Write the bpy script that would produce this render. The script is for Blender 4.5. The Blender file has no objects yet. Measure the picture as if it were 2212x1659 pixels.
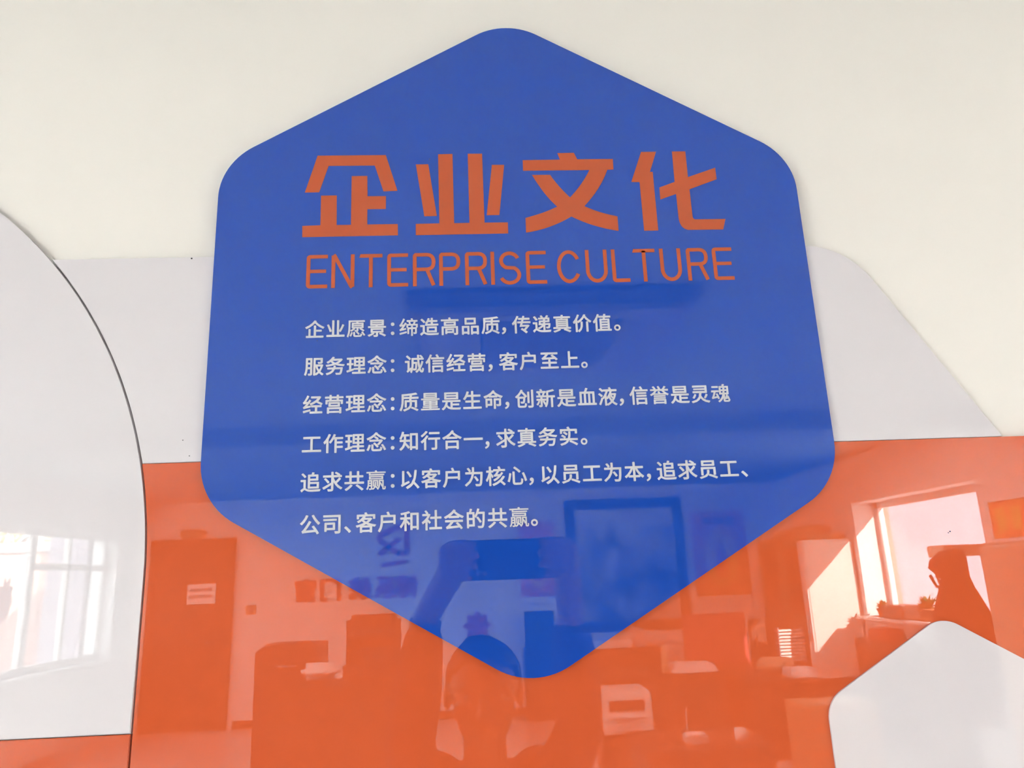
import bpy, bmesh, math, random
from mathutils import Vector, Matrix
random.seed(7)
S = bpy.context.scene
COL = S.collection

# ------------------------------------------------------------------ camera, sky, sun, exposure
# metres; the sign hangs on the wall at y = 0, the room runs towards -y, z = 0 is the floor
CAM = Vector((0.0, -0.75, 1.65))
FPX, PITCH, ROLL, YAW = 1612.0, 0.251338, -0.040046, 0.050950
_f = Vector((math.sin(YAW) * math.cos(PITCH), math.cos(YAW) * math.cos(PITCH), math.sin(PITCH)))
_r0 = Vector((math.cos(YAW), -math.sin(YAW), 0)); _u0 = _r0.cross(_f)
_c, _s = math.cos(ROLL), math.sin(ROLL)
_r = _r0 * _c + _u0 * _s; _u = -_r0 * _s + _u0 * _c
cd = bpy.data.cameras.new('camera'); cam = bpy.data.objects.new('camera', cd); COL.objects.link(cam)
cam.matrix_world = Matrix(((_r.x, _u.x, -_f.x, CAM.x), (_r.y, _u.y, -_f.y, CAM.y), (_r.z, _u.z, -_f.z, CAM.z), (0, 0, 0, 1)))
cd.sensor_width = 36.0; cd.sensor_fit = 'HORIZONTAL'; cd.lens = FPX / 2212 * 36.0
cd.clip_start = 0.05; cd.clip_end = 200
cd.dof.use_dof = True; cd.dof.focus_distance = 0.80; cd.dof.aperture_fstop = 20.0
S.camera = cam
S.view_settings.view_transform = 'Standard'
S.view_settings.look = 'None'
S.view_settings.gamma = 1.0
S.view_settings.exposure = 0.29
S.view_settings.use_curve_mapping = False

W = bpy.data.worlds.new('sky'); S.world = W; W.use_nodes = True
nt = W.node_tree; nt.nodes.clear()
o_ = nt.nodes.new('ShaderNodeOutputWorld'); b_ = nt.nodes.new('ShaderNodeBackground')
tc = nt.nodes.new('ShaderNodeTexCoord'); sx = nt.nodes.new('ShaderNodeSeparateXYZ'); cr = nt.nodes.new('ShaderNodeValToRGB')
nt.links.new(tc.outputs['Generated'], sx.inputs[0]); nt.links.new(sx.outputs['Z'], cr.inputs[0])
cr.color_ramp.elements[0].position = 0.0; cr.color_ramp.elements[0].color = (0.93, 0.96, 1.0, 1)
cr.color_ramp.elements[1].position = 0.7; cr.color_ramp.elements[1].color = (0.82, 0.91, 1.0, 1)
nt.links.new(cr.outputs[0], b_.inputs[0]); b_.inputs[1].default_value = 9.0
nt.links.new(b_.outputs[0], o_.inputs[0])

sd = bpy.data.lights.new('sun', 'SUN'); sun = bpy.data.objects.new('sun', sd); COL.objects.link(sun)
sun.rotation_euler = Vector((-1.0, -1.9, -0.93)).to_track_quat('-Z', 'Y').to_euler()
sun.location = (12, 12, 12); sd.energy = 38.0; sd.angle = 0.009; sd.color = (1.0, 0.965, 0.91)

# room numbers
XL, XR, YB, YF, H = -4.4, 3.9, -9.05, 0.012, 2.72
WIN = {   # wall side, y from, y to, sill, head
    1: ('left', -8.75, -2.2, 0.90, 2.30),
    2: ('right', -6.97, -4.97, 1.12, 2.24),
}
for k, (side, a, b, z0, z1) in WIN.items():      # sky portals: they emit nothing, they only guide the sky light in
    ld = bpy.data.lights.new('sky_portal', 'AREA'); lo = bpy.data.objects.new('sky_portal', ld); COL.objects.link(lo)
    ld.shape = 'RECTANGLE'; ld.size = z1 - z0; ld.size_y = b - a; ld.cycles.is_portal = True
    x = XL - 0.33 if side == 'left' else XR + 0.36
    lo.location = (x, (a + b) / 2, (z0 + z1) / 2)
    lo.rotation_euler = (0, -math.pi / 2, 0) if side == 'left' else (0, math.pi / 2, 0)

# ------------------------------------------------------------------ helpers
ORG = {}
def mat(name, col, rough=0.6, ior=1.45, metal=0.0, var=0.0, scale=8.0, wav=0.0, stretch=(1, 1, 1), col2=None, coat=0.0):
    m = bpy.data.materials.new(name); m.use_nodes = True
    n = m.node_tree.nodes; l = m.node_tree.links
    p = n['Principled BSDF']
    p.inputs['Base Color'].default_value = (*col, 1); p.inputs['Roughness'].default_value = rough
    p.inputs['IOR'].default_value = ior; p.inputs['Metallic'].default_value = metal
    tcn = n.new('ShaderNodeTexCoord')
    if var > 0 or col2:
        mp = n.new('ShaderNodeMapping'); mp.inputs['Scale'].default_value = stretch
        no = n.new('ShaderNodeTexNoise'); no.inputs['Scale'].default_value = scale; no.inputs['Detail'].default_value = 4
        rp = n.new('ShaderNodeValToRGB')
        c2 = col2 or tuple(min(1, c * (1 + var)) for c in col); c1 = col if col2 else tuple(c * (1 - var) for c in col)
        rp.color_ramp.elements[0].position = 0.35; rp.color_ramp.elements[1].position = 0.65
        rp.color_ramp.elements[0].color = (*c1, 1); rp.color_ramp.elements[1].color = (*c2, 1)
        l.new(tcn.outputs['Object'], mp.inputs[0]); l.new(mp.outputs[0], no.inputs['Vector'])
        l.new(no.outputs[0], rp.inputs[0]); l.new(rp.outputs[0], p.inputs['Base Color'])
    if wav > 0:
        n2 = n.new('ShaderNodeTexNoise'); n2.inputs['Scale'].default_value = 22.0; n2.inputs['Detail'].default_value = 1
        bp = n.new('ShaderNodeBump'); bp.inputs['Strength'].default_value = 1.0; bp.inputs['Distance'].default_value = wav
        l.new(tcn.outputs['Object'], n2.inputs['Vector']); l.new(n2.outputs[0], bp.inputs['Height']); l.new(bp.outputs[0], p.inputs['Normal'])
    return m
def bricks(name, c1, c2, mortar, scale):
    m = mat(name, c1, 0.8); n = m.node_tree.nodes; l = m.node_tree.links
    t = n.new('ShaderNodeTexBrick'); t.inputs['Color1'].default_value = (*c1, 1); t.inputs['Color2'].default_value = (*c2, 1)
    t.inputs['Mortar'].default_value = (*mortar, 1); t.inputs['Scale'].default_value = scale; t.inputs['Mortar Size'].default_value = 0.015
    mp = n.new('ShaderNodeMapping'); mp.inputs['Rotation'].default_value = (math.pi / 2, 0, 0)
    tcn = n.new('ShaderNodeTexCoord'); l.new(tcn.outputs['Object'], mp.inputs[0]); l.new(mp.outputs[0], t.inputs['Vector'])
    l.new(t.outputs[0], n['Principled BSDF'].inputs['Base Color']); return m
def glass(name):
    m = bpy.data.materials.new(name); m.use_nodes = True; n = m.node_tree.nodes; l = m.node_tree.links; n.clear()
    o = n.new('ShaderNodeOutputMaterial'); mx = n.new('ShaderNodeMixShader'); t = n.new('ShaderNodeBsdfTransparent')
    g = n.new('ShaderNodeBsdfGlossy'); lw = n.new('ShaderNodeLayerWeight'); pw = n.new('ShaderNodeMath'); pw.operation = 'POWER'; pw.inputs[1].default_value = 5.0
    fr = n.new('ShaderNodeMath'); fr.operation = 'MULTIPLY_ADD'; fr.inputs[1].default_value = 0.92; fr.inputs[2].default_value = 0.04
    l.new(lw.outputs['Facing'], pw.inputs[0]); l.new(pw.outputs[0], fr.inputs[0])
    g.inputs['Roughness'].default_value = 0.0; t.inputs['Color'].default_value = (0.96, 0.98, 0.97, 1)
    l.new(fr.outputs[0], mx.inputs[0]); l.new(t.outputs[0], mx.inputs[1]); l.new(g.outputs[0], mx.inputs[2]); l.new(mx.outputs[0], o.inputs[0])
    return m
def link(name, bm, m, parent=None, smooth=False, label=None, origin=None):
    """one mesh object; bm is in room coordinates"""
    bmesh.ops.recalc_face_normals(bm, faces=bm.faces[:])
    me = bpy.data.meshes.new(name); bm.to_mesh(me); bm.free()
    me.materials.append(m)
    if smooth:
        for p in me.polygons: p.use_smooth = True
    o = bpy.data.objects.new(name, me); COL.objects.link(o)
    if parent is not None:
        og = ORG[parent.name]
        o.parent = parent
    else:
        if origin is None:
            xs = [v.co.x for v in me.vertices]; ys = [v.co.y for v in me.vertices]; zs = [v.co.z for v in me.vertices]
            og = Vector(((min(xs) + max(xs)) / 2, (min(ys) + max(ys)) / 2, min(zs)))
        else: og = Vector(origin)
        o.location = og
    me.transform(Matrix.Translation(-og)); ORG[o.name] = og
    if label: o['label'] = label
    return o
def tag(o, label, cat, group=None):
    o['label'] = label; o['category'] = cat
    if group: o['group'] = group
    return o
def thing(name, label, cat, loc, group=None):
    o = bpy.data.objects.new(name, None); COL.objects.link(o); o.location = loc; o.empty_display_size = 0.05
    ORG[o.name] = Vector(loc)
    return tag(o, label, cat, group)
def struct(name, bm, m, parent=None):
    o = link(name, bm, m, parent, origin=None if parent else (0, 0, 0))
    if parent is None: o['kind'] = 'structure'
    return o
def B(): return bmesh.new()
def box(bm, x0, x1, y0, y1, z0, z1, bev=0.0, rz=0.0, seg=2):
    c = Vector(((x0 + x1) / 2, (y0 + y1) / 2, (z0 + z1) / 2))
    r = bmesh.ops.create_cube(bm, size=1.0)
    vs = r['verts']
    M = Matrix.Translation(c) @ Matrix.Rotation(rz, 4, 'Z') @ Matrix.Diagonal((abs(x1 - x0), abs(y1 - y0), abs(z1 - z0), 1))
    bmesh.ops.transform(bm, matrix=M, verts=vs)
    if bev > 0:
        es = set(e for v in vs for e in v.link_edges)
        bmesh.ops.bevel(bm, geom=list(es), offset=bev, segments=seg, affect='EDGES', clamp_overlap=True)
    return bm
def prism(bm, pts, y0, y1):
    """outline in (x, z), extruded from y0 to y1"""
    a = [bm.verts.new((x, y0, z)) for x, z in pts]; b = [bm.verts.new((x, y1, z)) for x, z in pts]
    bm.faces.new(a); bm.faces.new(b[::-1]); n = len(pts)
    for i in range(n): bm.faces.new((a[i], b[i], b[(i + 1) % n], a[(i + 1) % n]))
    return bm
def bevel_front(bm, yf, w):
    es = [e for e in bm.edges if all(abs(v.co.y - yf) < 1e-6 for v in e.verts)]
    bmesh.ops.bevel(bm, geom=es, offset=w, segments=2, affect='EDGES', clamp_overlap=True)
def lathe(bm, prof, cx, cy, n=20):
    """prof: list of (radius, z)"""
    rings = []
    for r, z in prof:
        rings.append([bm.verts.new((cx + r * math.cos(2 * math.pi * i / n), cy + r * math.sin(2 * math.pi * i / n), z)) for i in range(n)])
    for a, b in zip(rings, rings[1:]):
        for i in range(n): bm.faces.new((a[i], a[(i + 1) % n], b[(i + 1) % n], b[i]))
    bm.faces.new(rings[0][::-1]); bm.faces.new(rings[-1]); return bm
def tube(bm, pts, rads, n=10, caps=True):
    """round tapering tube through points, with rounded ends"""
    pts = [Vector(p) for p in pts]
    if not isinstance(rads, (list, tuple)): rads = [rads] * len(pts)
    P, R = [], []
    if caps:
        d = (pts[0] - pts[1]).normalized()
        for k in (0.96, 0.7, 0.38): P.append(pts[0] + d * rads[0] * k); R.append(rads[0] * math.sqrt(1 - k * k))
    for p, r in zip(pts, rads): P.append(p); R.append(r)
    if caps:
        d = (pts[-1] - pts[-2]).normalized()
        for k in (0.38, 0.7, 0.96): P.append(pts[-1] + d * rads[-1] * k); R.append(rads[-1] * math.sqrt(1 - k * k))
    rings = []; up = None
    for i, p in enumerate(P):
        t = ((P[min(i + 1, len(P) - 1)] - P[max(i - 1, 0)])).normalized()
        if up is None: up = t.orthogonal().normalized()
        up = (up - t * up.dot(t)).normalized(); s = t.cross(up)
        rings.append([bm.verts.new(p + (up * math.cos(2 * math.pi * j / n) + s * math.sin(2 * math.pi * j / n)) * R[i]) for j in range(n)])
    for a, b in zip(rings, rings[1:]):
        for i in range(n): bm.faces.new((a[i], a[(i + 1) % n], b[(i + 1) % n], b[i]))
    bm.faces.new(rings[0][::-1]); bm.faces.new(rings[-1]); return bm
def loft(bm, rings, n=24):
    """rings: (cx, cy, z, rx, ry)"""
    R = [[bm.verts.new((cx + rx * math.cos(2 * math.pi * j / n), cy + ry * math.sin(2 * math.pi * j / n), z)) for j in range(n)] for cx, cy, z, rx, ry in rings]
    for a, b in zip(R, R[1:]):
        for i in range(n): bm.faces.new((a[i], a[(i + 1) % n], b[(i + 1) % n], b[i]))
    bm.faces.new(R[0][::-1]); bm.faces.new(R[-1]); return bm
def ball(bm, c, r, sc=(1, 1, 1), sub=3, rot=None):
    g = bmesh.ops.create_icosphere(bm, subdivisions=sub, radius=r)
    M = Matrix.Translation(Vector(c)) @ (rot or Matrix()) @ Matrix.Diagonal((*sc, 1))
    bmesh.ops.transform(bm, matrix=M, verts=g['verts']); return g['verts']
def lump(bm, seed, amp, freq):
    """uneven natural surface"""
    from mathutils import noise
    for v in bm.verts:
        d = noise.noise_vector(v.co * freq + Vector((seed, seed * 2, 0)))
        v.co += d * amp
def rpoly(pts, r, n=10):
    """round the corners of a convex outline"""
    out = []; k = len(pts); rr = r if isinstance(r, (list, tuple)) else [r] * k
    for i in range(k):
        p0, p, p1 = Vector(pts[i - 1]), Vector(pts[i]), Vector(pts[(i + 1) % k]); r_ = rr[i]
        if r_ <= 0: out.append((p.x, p.y)); continue
        a = (p0 - p).normalized(); b = (p1 - p).normalized(); th = a.angle(b)
        t = r_ / math.tan(th / 2); c = p + (a + b).normalized() * (r_ / math.sin(th / 2))
        s = p + a * t - c; e = p + b * t - c; ang = s.angle_signed(e)
        for j in range(n + 1):
            q = Matrix.Rotation(-ang * j / n, 2) @ s; out.append((c.x + q.x, c.y + q.y))
    return out
def arc(cx, cz, r, a0, a1, n):
    return [(cx + r * math.cos(a0 + (a1 - a0) * i / n), cz + r * math.sin(a0 + (a1 - a0) * i / n)) for i in range(n + 1)]
def dup(root, loc, label=None, group=None, rz=None):
    r = root.copy(); COL.objects.link(r); r.location = loc
    if rz is not None: r.rotation_euler = (0, 0, rz)
    if label: r['label'] = label
    if group: r['group'] = group
    for ch in list(root.children):
        c = ch.copy(); COL.objects.link(c); c.parent = r
        for g in ch.children:
            d = g.copy(); COL.objects.link(d); d.parent = c
    return r

# lettering: outlines of the built-in font as thin raised solids, thickened by shifting the outline round a small circle
GL = {}
def glyph(ch, thick):
    key = (ch, thick)
    if key not in GL:
        c = bpy.data.curves.new('letter', 'FONT'); c.body = ch; c.size = 1; c.extrude = thick; c.resolution_u = 3
        o = bpy.data.objects.new('letter', c); COL.objects.link(o)
        me = bpy.data.meshes.new_from_object(o.evaluated_get(bpy.context.evaluated_depsgraph_get()))
        GL[key] = ([v.co.copy() for v in me.vertices], [tuple(p.vertices) for p in me.polygons])
        bpy.data.objects.remove(o); bpy.data.curves.remove(c); bpy.data.meshes.remove(me)
    return GL[key]
def put(bm, ch, x, y, z, s, facing=-1, weight=0.017, thick=0.03):
    vs, fs = glyph(ch, thick)
    for k in range(8):
        a = k * math.pi / 4; dx, dz = weight * math.cos(a), weight * math.sin(a)
        nv = [bm.verts.new((x - facing * (v.x + dx) * s, y + facing * (v.z + k * 0.0006) * s, z + (v.y + dz) * s)) for v in vs]
        for f in fs: bm.faces.new([nv[i] for i in f])

# ------------------------------------------------------------------ materials
GLOSS = 1.85            # polished acrylic
WAV = 1.0e-5
M = {
 'wall': mat('cream wall paint', (0.86,0.825,0.78), 0.75, var=0.012, scale=3),
 'room': mat('white room paint', (0.86, 0.855, 0.84), 0.8, var=0.015, scale=2),
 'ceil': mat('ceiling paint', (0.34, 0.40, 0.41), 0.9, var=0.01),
 'floor': mat('pale floor tile', (0.62, 0.60, 0.575), 0.25, var=0.05, scale=1.5),
 'blue': mat('blue printed acrylic', (0.007,0.055,0.375), 0.0, GLOSS, wav=WAV * 0.35, var=0.01, scale=40),
 'orange': mat('orange printed acrylic', (0.555,0.092,0.029), 0.0, GLOSS, wav=WAV, var=0.012, scale=60),
 'white': mat('white acrylic', (0.73,0.69,0.725), 0.0, GLOSS, wav=WAV, var=0.008, scale=5),
 'ink': mat('orange title print', (0.44,0.088,0.034), 0.05, 1.5),
 'letter': mat('white vinyl lettering', (0.62, 0.63, 0.675), 0.3, 1.5),
 'frame': mat('white window frame', (0.82, 0.82, 0.80), 0.35),
 'glass': glass('window glass'),
 'door': mat('brown wooden door', (0.10, 0.045, 0.025), 0.5, var=0.2, scale=6, stretch=(6, 6, 0.6)),
 'darkwood': mat('dark wood', (0.055, 0.028, 0.018), 0.4, var=0.25, scale=5, stretch=(1, 1, 6)),
 'midwood': mat('warm veneer', (0.42, 0.25, 0.14), 0.45, var=0.15, scale=5, stretch=(6, 6, 0.7)),
 'pale': mat('pale veneer', (0.62, 0.47, 0.36), 0.45, var=0.1, scale=5, stretch=(6, 6, 0.7)),
 'black': mat('black leather', (0.018, 0.017, 0.018), 0.45, var=0.1, scale=30),
 'blackp': mat('black plastic', (0.02, 0.02, 0.022), 0.35),
 'paper': mat('white paper', (0.85, 0.84, 0.82), 0.8, var=0.02),
 'red': mat('red print', (0.62, 0.07, 0.05), 0.6, col2=(0.75, 0.30, 0.10), scale=14),
 'redbox': mat('red board', (0.45, 0.06, 0.06), 0.6, var=0.1),
 'gold': mat('gold print', (0.80, 0.48, 0.12), 0.5),
 'steel': mat('brushed steel', (0.6, 0.6, 0.6), 0.3, metal=1.0),
 'grey': mat('grey plastic', (0.22, 0.23, 0.25), 0.5),
 'lgrey': mat('pale grey plastic', (0.62, 0.62, 0.60), 0.45),
 'skin': mat('skin', (0.36, 0.20, 0.14), 0.5, var=0.04, scale=25),
 'hair': mat('black hair', (0.012, 0.010, 0.010), 0.6, var=0.2, scale=80),
 'shirt': mat('dark mauve jersey', (0.085, 0.055, 0.065), 0.9, var=0.1, scale=120),
 'trouser': mat('dark trousers', (0.03, 0.03, 0.04), 0.9, var=0.1, scale=90),
 'leaf': mat('green leaves', (0.06, 0.14, 0.03), 0.6, var=0.3, scale=10),
 'leafy': mat('yellow autumn leaves', (0.62, 0.42, 0.10), 0.7, col2=(0.40, 0.42, 0.12), scale=3),
 'bark': mat('bark', (0.10, 0.07, 0.05), 0.9, var=0.3, scale=12),
 'card': mat('brown cardboard', (0.42, 0.30, 0.20), 0.8, var=0.05),
 'cloth': mat('dark red brown cloth', (0.08, 0.025, 0.02), 0.95, var=0.2, scale=40),
 'concrete': mat('pale concrete', (0.62, 0.60, 0.57), 0.9, var=0.06, scale=2),
 'render': mat('pinkish render', (0.42, 0.37, 0.43), 0.9, var=0.03, scale=3),
 'brick': bricks('red brick', (0.45, 0.20, 0.15), (0.52, 0.26, 0.20), (0.6, 0.55, 0.5), 9.0),
 'terracotta': mat('terracotta pot', (0.35, 0.13, 0.07), 0.8, var=0.1),
}

# ------------------------------------------------------------------ the sign wall
bm = B(); box(bm, XL - 0.3, XR + 0.35, YF, YF + 0.25, 0, H + 0.1); struct('wall_front', bm, M['wall'])
Z0 = 1.65
def up(pts): return [(x, z + Z0) for x, z in pts]

# long white panel with the rounded slanting right end (the orange panel butts against its foot)
YP = 0.005
arcP = arc(-0.8271, 0.0126, 0.5035, math.radians(0), math.radians(80), 60)          # edge of the arched panel
seam = [(-0.8271 + (x + 0.8271) * (0.5057 / 0.5035), 0.0126 + (z - 0.0126) * (0.5057 / 0.5035)) for x, z in arcP]
edge = [p for p in seam if 0.1238 <= p[1] <= 0.3445]
# exact crossings of the seam circle with the foot and the top of the long panel
def on_seam(z): return (-0.8271 + math.sqrt(0.5057 ** 2 - (z - 0.0126) ** 2), z)
edge = [on_seam(0.1227)] + edge + [on_seam(0.3445)]
right = rpoly([(-0.4, 0.3445), (0.4165, 0.3445), (0.5546, 0.1227), (-0.4, 0.1227)], [0, 0.085, 0, 0], 16)
right = [p for p in right if p[0] > -0.3]
pts = edge + right
bm = B(); prism(bm, up(pts), YP, YF - 0.0003); bevel_front(bm, YP, 0.0004)
band = tag(link('acrylic_panel', bm, M['white']), 'long white panel with a rounded slanting right end, running behind the blue hexagon', 'panel')
# big orange panel
pts = [(-0.3214, 0.0126)] + [p for p in seam if 0.0126 < p[1] < 0.1220] + [on_seam(0.1221), (1.30, 0.1221), (1.30, -0.95), (-0.3214, -0.95)]
bm = B(); prism(bm, up(pts), YP - 0.0008, YF - 0.0003); bevel_front(bm, YP - 0.0008, 0.0004)
big = tag(link('acrylic_panel', bm, M['orange']), 'large glossy orange acrylic panel below the blue hexagon', 'panel')
# arched white panel on the left and the orange piece below it
pts = arc(-0.8271, 0.0126, 0.5035, 0, math.pi, 120) + [(-1.3306, -0.1262), (-0.3236, -0.1262)]
bm = B(); prism(bm, up(pts), YP - 0.0004, YF - 0.0003); bevel_front(bm, YP - 0.0004, 0.0008)
tag(link('arched_panel', bm, M['white']), 'white acrylic panel with a round arched top, at the left end of the wall', 'panel')
bm = B(); prism(bm, up([(-1.3306, -0.1270), (-0.3236, -0.1270), (-0.3236, -0.95), (-1.3306, -0.95)]), YP - 0.0004, YF - 0.0003); bevel_front(bm, YP - 0.0004, 0.0006)
tag(link('acrylic_panel', bm, M['orange']), 'orange acrylic panel directly below the arched white panel', 'panel')

# blue hexagon sign
HX, HZ, HR = 0.04783, 0.2670, 0.37224
def hexa(cx, cz, R, r): return rpoly([(cx + R * math.sin(math.pi / 3 * i), cz + R * math.cos(math.pi / 3 * i)) for i in range(6)], r, 14)
sg = thing('hexagon_sign', 'big blue rounded hexagon sign with orange title and white Chinese lines', 'sign', (HX, YP - 0.001, Z0 + HZ - HR))
bm = B(); prism(bm, up(hexa(HX, HZ, HR, 0.071)), 0.0, YP - 0.001); bevel_front(bm, 0.0, 0.0003)
link('hexagon_plate', bm, M['blue'], sg, label='glossy blue hexagon plate')
TITLE = {'qi': [[[-0.1683,0.4615],[-0.0928,0.4613],[-0.0799,0.4168],[-0.0953,0.4164],[-0.105,0.4484],[-0.1559,0.4486],[-0.1655,0.4164],[-0.181,0.4164]],[[-0.1826,0.3762],[-0.1632,0.3767],[-0.1633,0.4122],[-0.1462,0.4122],[-0.1457,0.3767],[-0.1303,0.3766],[-0.1303,0.4356],[-0.1131,0.4356],[-0.1127,0.4107],[-0.0925,0.4105],[-0.0926,0.395],[-0.1127,0.395],[-0.1126,0.3767],[-0.0796,0.3766],[-0.0794,0.3632],[-0.1822,0.363]]],
 'ye': [[[-0.0595,0.4491],[-0.0456,0.4491],[-0.0369,0.3855],[-0.0506,0.3854]],[[0.0255,0.4473],[0.0393,0.4472],[0.0318,0.3855],[0.0178,0.3854]],[[-0.06,0.3764],[-0.0343,0.3766],[-0.0345,0.4615],[-0.0184,0.4617],[-0.0181,0.3765],[-0.0014,0.3766],[-0.0012,0.4617],[0.0149,0.4616],[0.0152,0.3766],[0.0408,0.3764],[0.0407,0.3632],[-0.0601,0.363]]],
 'wen': [[[0.0604,0.4527],[0.1025,0.4528],[0.1001,0.4611],[0.1189,0.4612],[0.1222,0.453],[0.1628,0.4528],[0.1625,0.4394],[0.1556,0.4393],[0.153,0.4332],[0.1501,0.4272],[0.1469,0.4214],[0.1434,0.4157],[0.1397,0.4102],[0.1356,0.4049],[0.1313,0.3997],[0.1267,0.3946],[0.1305,0.3926],[0.1346,0.3907],[0.1388,0.3889],[0.1432,0.3872],[0.1478,0.3856],[0.1526,0.3841],[0.1576,0.3828],[0.1628,0.3815],[0.1627,0.3639],[0.1556,0.3654],[0.1487,0.3671],[0.142,0.369],[0.1354,0.3712],[0.1291,0.3736],[0.123,0.3763],[0.1171,0.3792],[0.1114,0.3823],[0.1054,0.3788],[0.0994,0.3757],[0.0932,0.3729],[0.0869,0.3704],[0.0804,0.3682],[0.0739,0.3664],[0.0671,0.3649],[0.0603,0.3637],[0.0605,0.3814],[0.0658,0.3829],[0.0709,0.3844],[0.0758,0.386],[0.0804,0.3876],[0.0847,0.3893],[0.0889,0.391],[0.0928,0.3928],[0.0964,0.3945],[0.0929,0.3983],[0.0895,0.4023],[0.0861,0.4068],[0.0828,0.4115],[0.0796,0.4166],[0.0764,0.4221],[0.0732,0.4279],[0.0701,0.4341],[0.0904,0.4339],[0.0927,0.4299],[0.0952,0.4261],[0.0977,0.4224],[0.1003,0.4188],[0.103,0.4153],[0.1057,0.412],[0.1085,0.4087],[0.1114,0.4056],[0.1149,0.4095],[0.1183,0.4135],[0.1215,0.4176],[0.1246,0.4218],[0.1275,0.426],[0.1302,0.4303],[0.1328,0.4348],[0.1352,0.4393],[0.0602,0.4395]]],
 'hua': [[[0.1958,0.4613],[0.213,0.4614],[0.2039,0.436],[0.207,0.4359],[0.207,0.3636],[0.1912,0.3636],[0.191,0.4233],[0.1817,0.4237]],[[0.2314,0.4614],[0.2469,0.4614],[0.2467,0.4287],[0.2792,0.4401],[0.2793,0.4255],[0.247,0.4134],[0.2471,0.3801],[0.2473,0.3784],[0.248,0.3772],[0.2491,0.3765],[0.2506,0.3763],[0.2839,0.3761],[0.28,0.3635],[0.2406,0.3637],[0.2385,0.3644],[0.2367,0.3654],[0.2351,0.3667],[0.2338,0.3683],[0.2328,0.3702],[0.232,0.3725],[0.2315,0.375],[0.2312,0.378],[0.2312,0.4079],[0.2127,0.4013],[0.2129,0.4162],[0.2309,0.4229]]]}
LBL = {'qi': 'orange first title character', 'ye': 'orange second title character', 'wen': 'orange third title character', 'hua': 'orange fourth title character'}
for k in ('qi', 'ye', 'wen', 'hua'):
    bm = B()
    for poly in TITLE[k]: prism(bm, up(poly), -0.0003, 0.0002)
    link('title_character', bm, M['ink'], sg, label=LBL[k])
# latin line: strokes of even width with rounded outer corners
ZB, ZT, SW = 0.3035, 0.3418, 0.0041
STEP = [0]
def ribbon(bm, pts, w=SW, closed=False):
    """flat stroke along a centre line with mitred joints"""
    STEP[0] = (STEP[0] + 1) % 12; yf = -0.0003 - STEP[0] * 6e-6          # crossing strokes never share a face
    pts = [Vector(p) for p in pts]; L, R = [], []
    n = len(pts)
    for i, p in enumerate(pts):
        a = (p - pts[i - 1]).normalized() if (i > 0 or closed) else None
        b = (pts[(i + 1) % n] - p).normalized() if (i < n - 1 or closed) else None
        a = a or b; b = b or a
        t = (a + b).normalized(); nn = Vector((-t.y, t.x)); k = w / 2 / max(0.35, nn.dot(Vector((-a.y, a.x))))
        L.append(p + nn * k); R.append(p - nn * k)
    for i in range(n if closed else n - 1):
        j = (i + 1) % n
        prism(bm, up([tuple(L[i]), tuple(L[j]), tuple(R[j]), tuple(R[i])]), yf, 0.0002)
def rnd(pts, r, n=5):
    """round the inner corners of an open centre line"""
    out = [pts[0]]
    for i in range(1, len(pts) - 1):
        p0, p, p1 = Vector(pts[i - 1]), Vector(pts[i]), Vector(pts[i + 1]); a = (p0 - p).normalized(); b = (p1 - p).normalized()
        for j in range(n + 1):
            t = j / n; q = (p + a * r) * (1 - t) ** 2 + p * 2 * t * (1 - t) + (p + b * r) * t * t; out.append((q.x, q.y))
    out.append(pts[-1]); return out
h = SW / 2
def L_E(bm, x0, x1):
    ribbon(bm, rnd([(x1, ZT - h), (x0 + h, ZT - h), (x0 + h, ZB + h), (x1, ZB + h)], 0.0022)); ribbon(bm, [(x0 + h, 0.3229), (x1 - 0.0016, 0.3229)], SW * .95)
def L_N(bm, x0, x1):
    ribbon(bm, [(x0 + h, ZB), (x0 + h, ZT - 0.001)]); ribbon(bm, [(x1 - h, ZT), (x1 - h, ZB + 0.001)])
    ribbon(bm, [(x0 + h * 1.05, ZT - 0.0002), (x0 + h * 1.6, ZT - 0.0016), (x1 - h * 1.6, ZB + 0.0016), (x1 - h * 1.05, ZB + 0.0002)])
def L_T(bm, x0, x1):
    prism(bm, up([(x0, ZT - SW), (x0 + 0.0012, ZT), (x1, ZT), (x1, ZT - SW)]), -0.0003, 0.0002); c = (x0 + x1) / 2
    ribbon(bm, [(c, ZB), (c, ZT - h)])
def bowl(bm, x0, x1):
    ribbon(bm, rnd([(x0 + h, ZT - h), (x1 - h, ZT - h), (x1 - h, 0.3228), (x0 + h, 0.3228)], 0.0080, 10))
def L_P(bm, x0, x1): ribbon(bm, rnd([(x0 + h, ZB), (x0 + h, ZT - h), (x0 + 0.008, ZT - h)], 0.002)); bowl(bm, x0, x1)
def L_R(bm, x0, x1): L_P(bm, x0, x1); ribbon(bm, [(x1 - 0.0090, 0.3222), (x1 - 0.0022, ZB + 0.0008)])
def L_I(bm, x0, x1): ribbon(bm, [((x0 + x1) / 2, ZB), ((x0 + x1) / 2, ZT)])
def ell(cx, cz, rx, rz, a0, a1, n=22): return [(cx + rx * math.cos(math.radians(a0 + (a1 - a0) * i / n)), cz + rz * math.sin(math.radians(a0 + (a1 - a0) * i / n))) for i in range(n + 1)]
def L_S(bm, x0, x1):
    c = (x0 + x1) / 2; rx = (x1 - x0) / 2 - h; q = 0.0084
    a = ell(c, ZT - h - q - 0.0004, rx - 0.0008, q + 0.0003, 18, 246, 18); b = ell(c, ZB + h + q + 0.0004, rx, q + 0.0007, 60, -158, 18)
    ribbon(bm, a + b)
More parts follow.
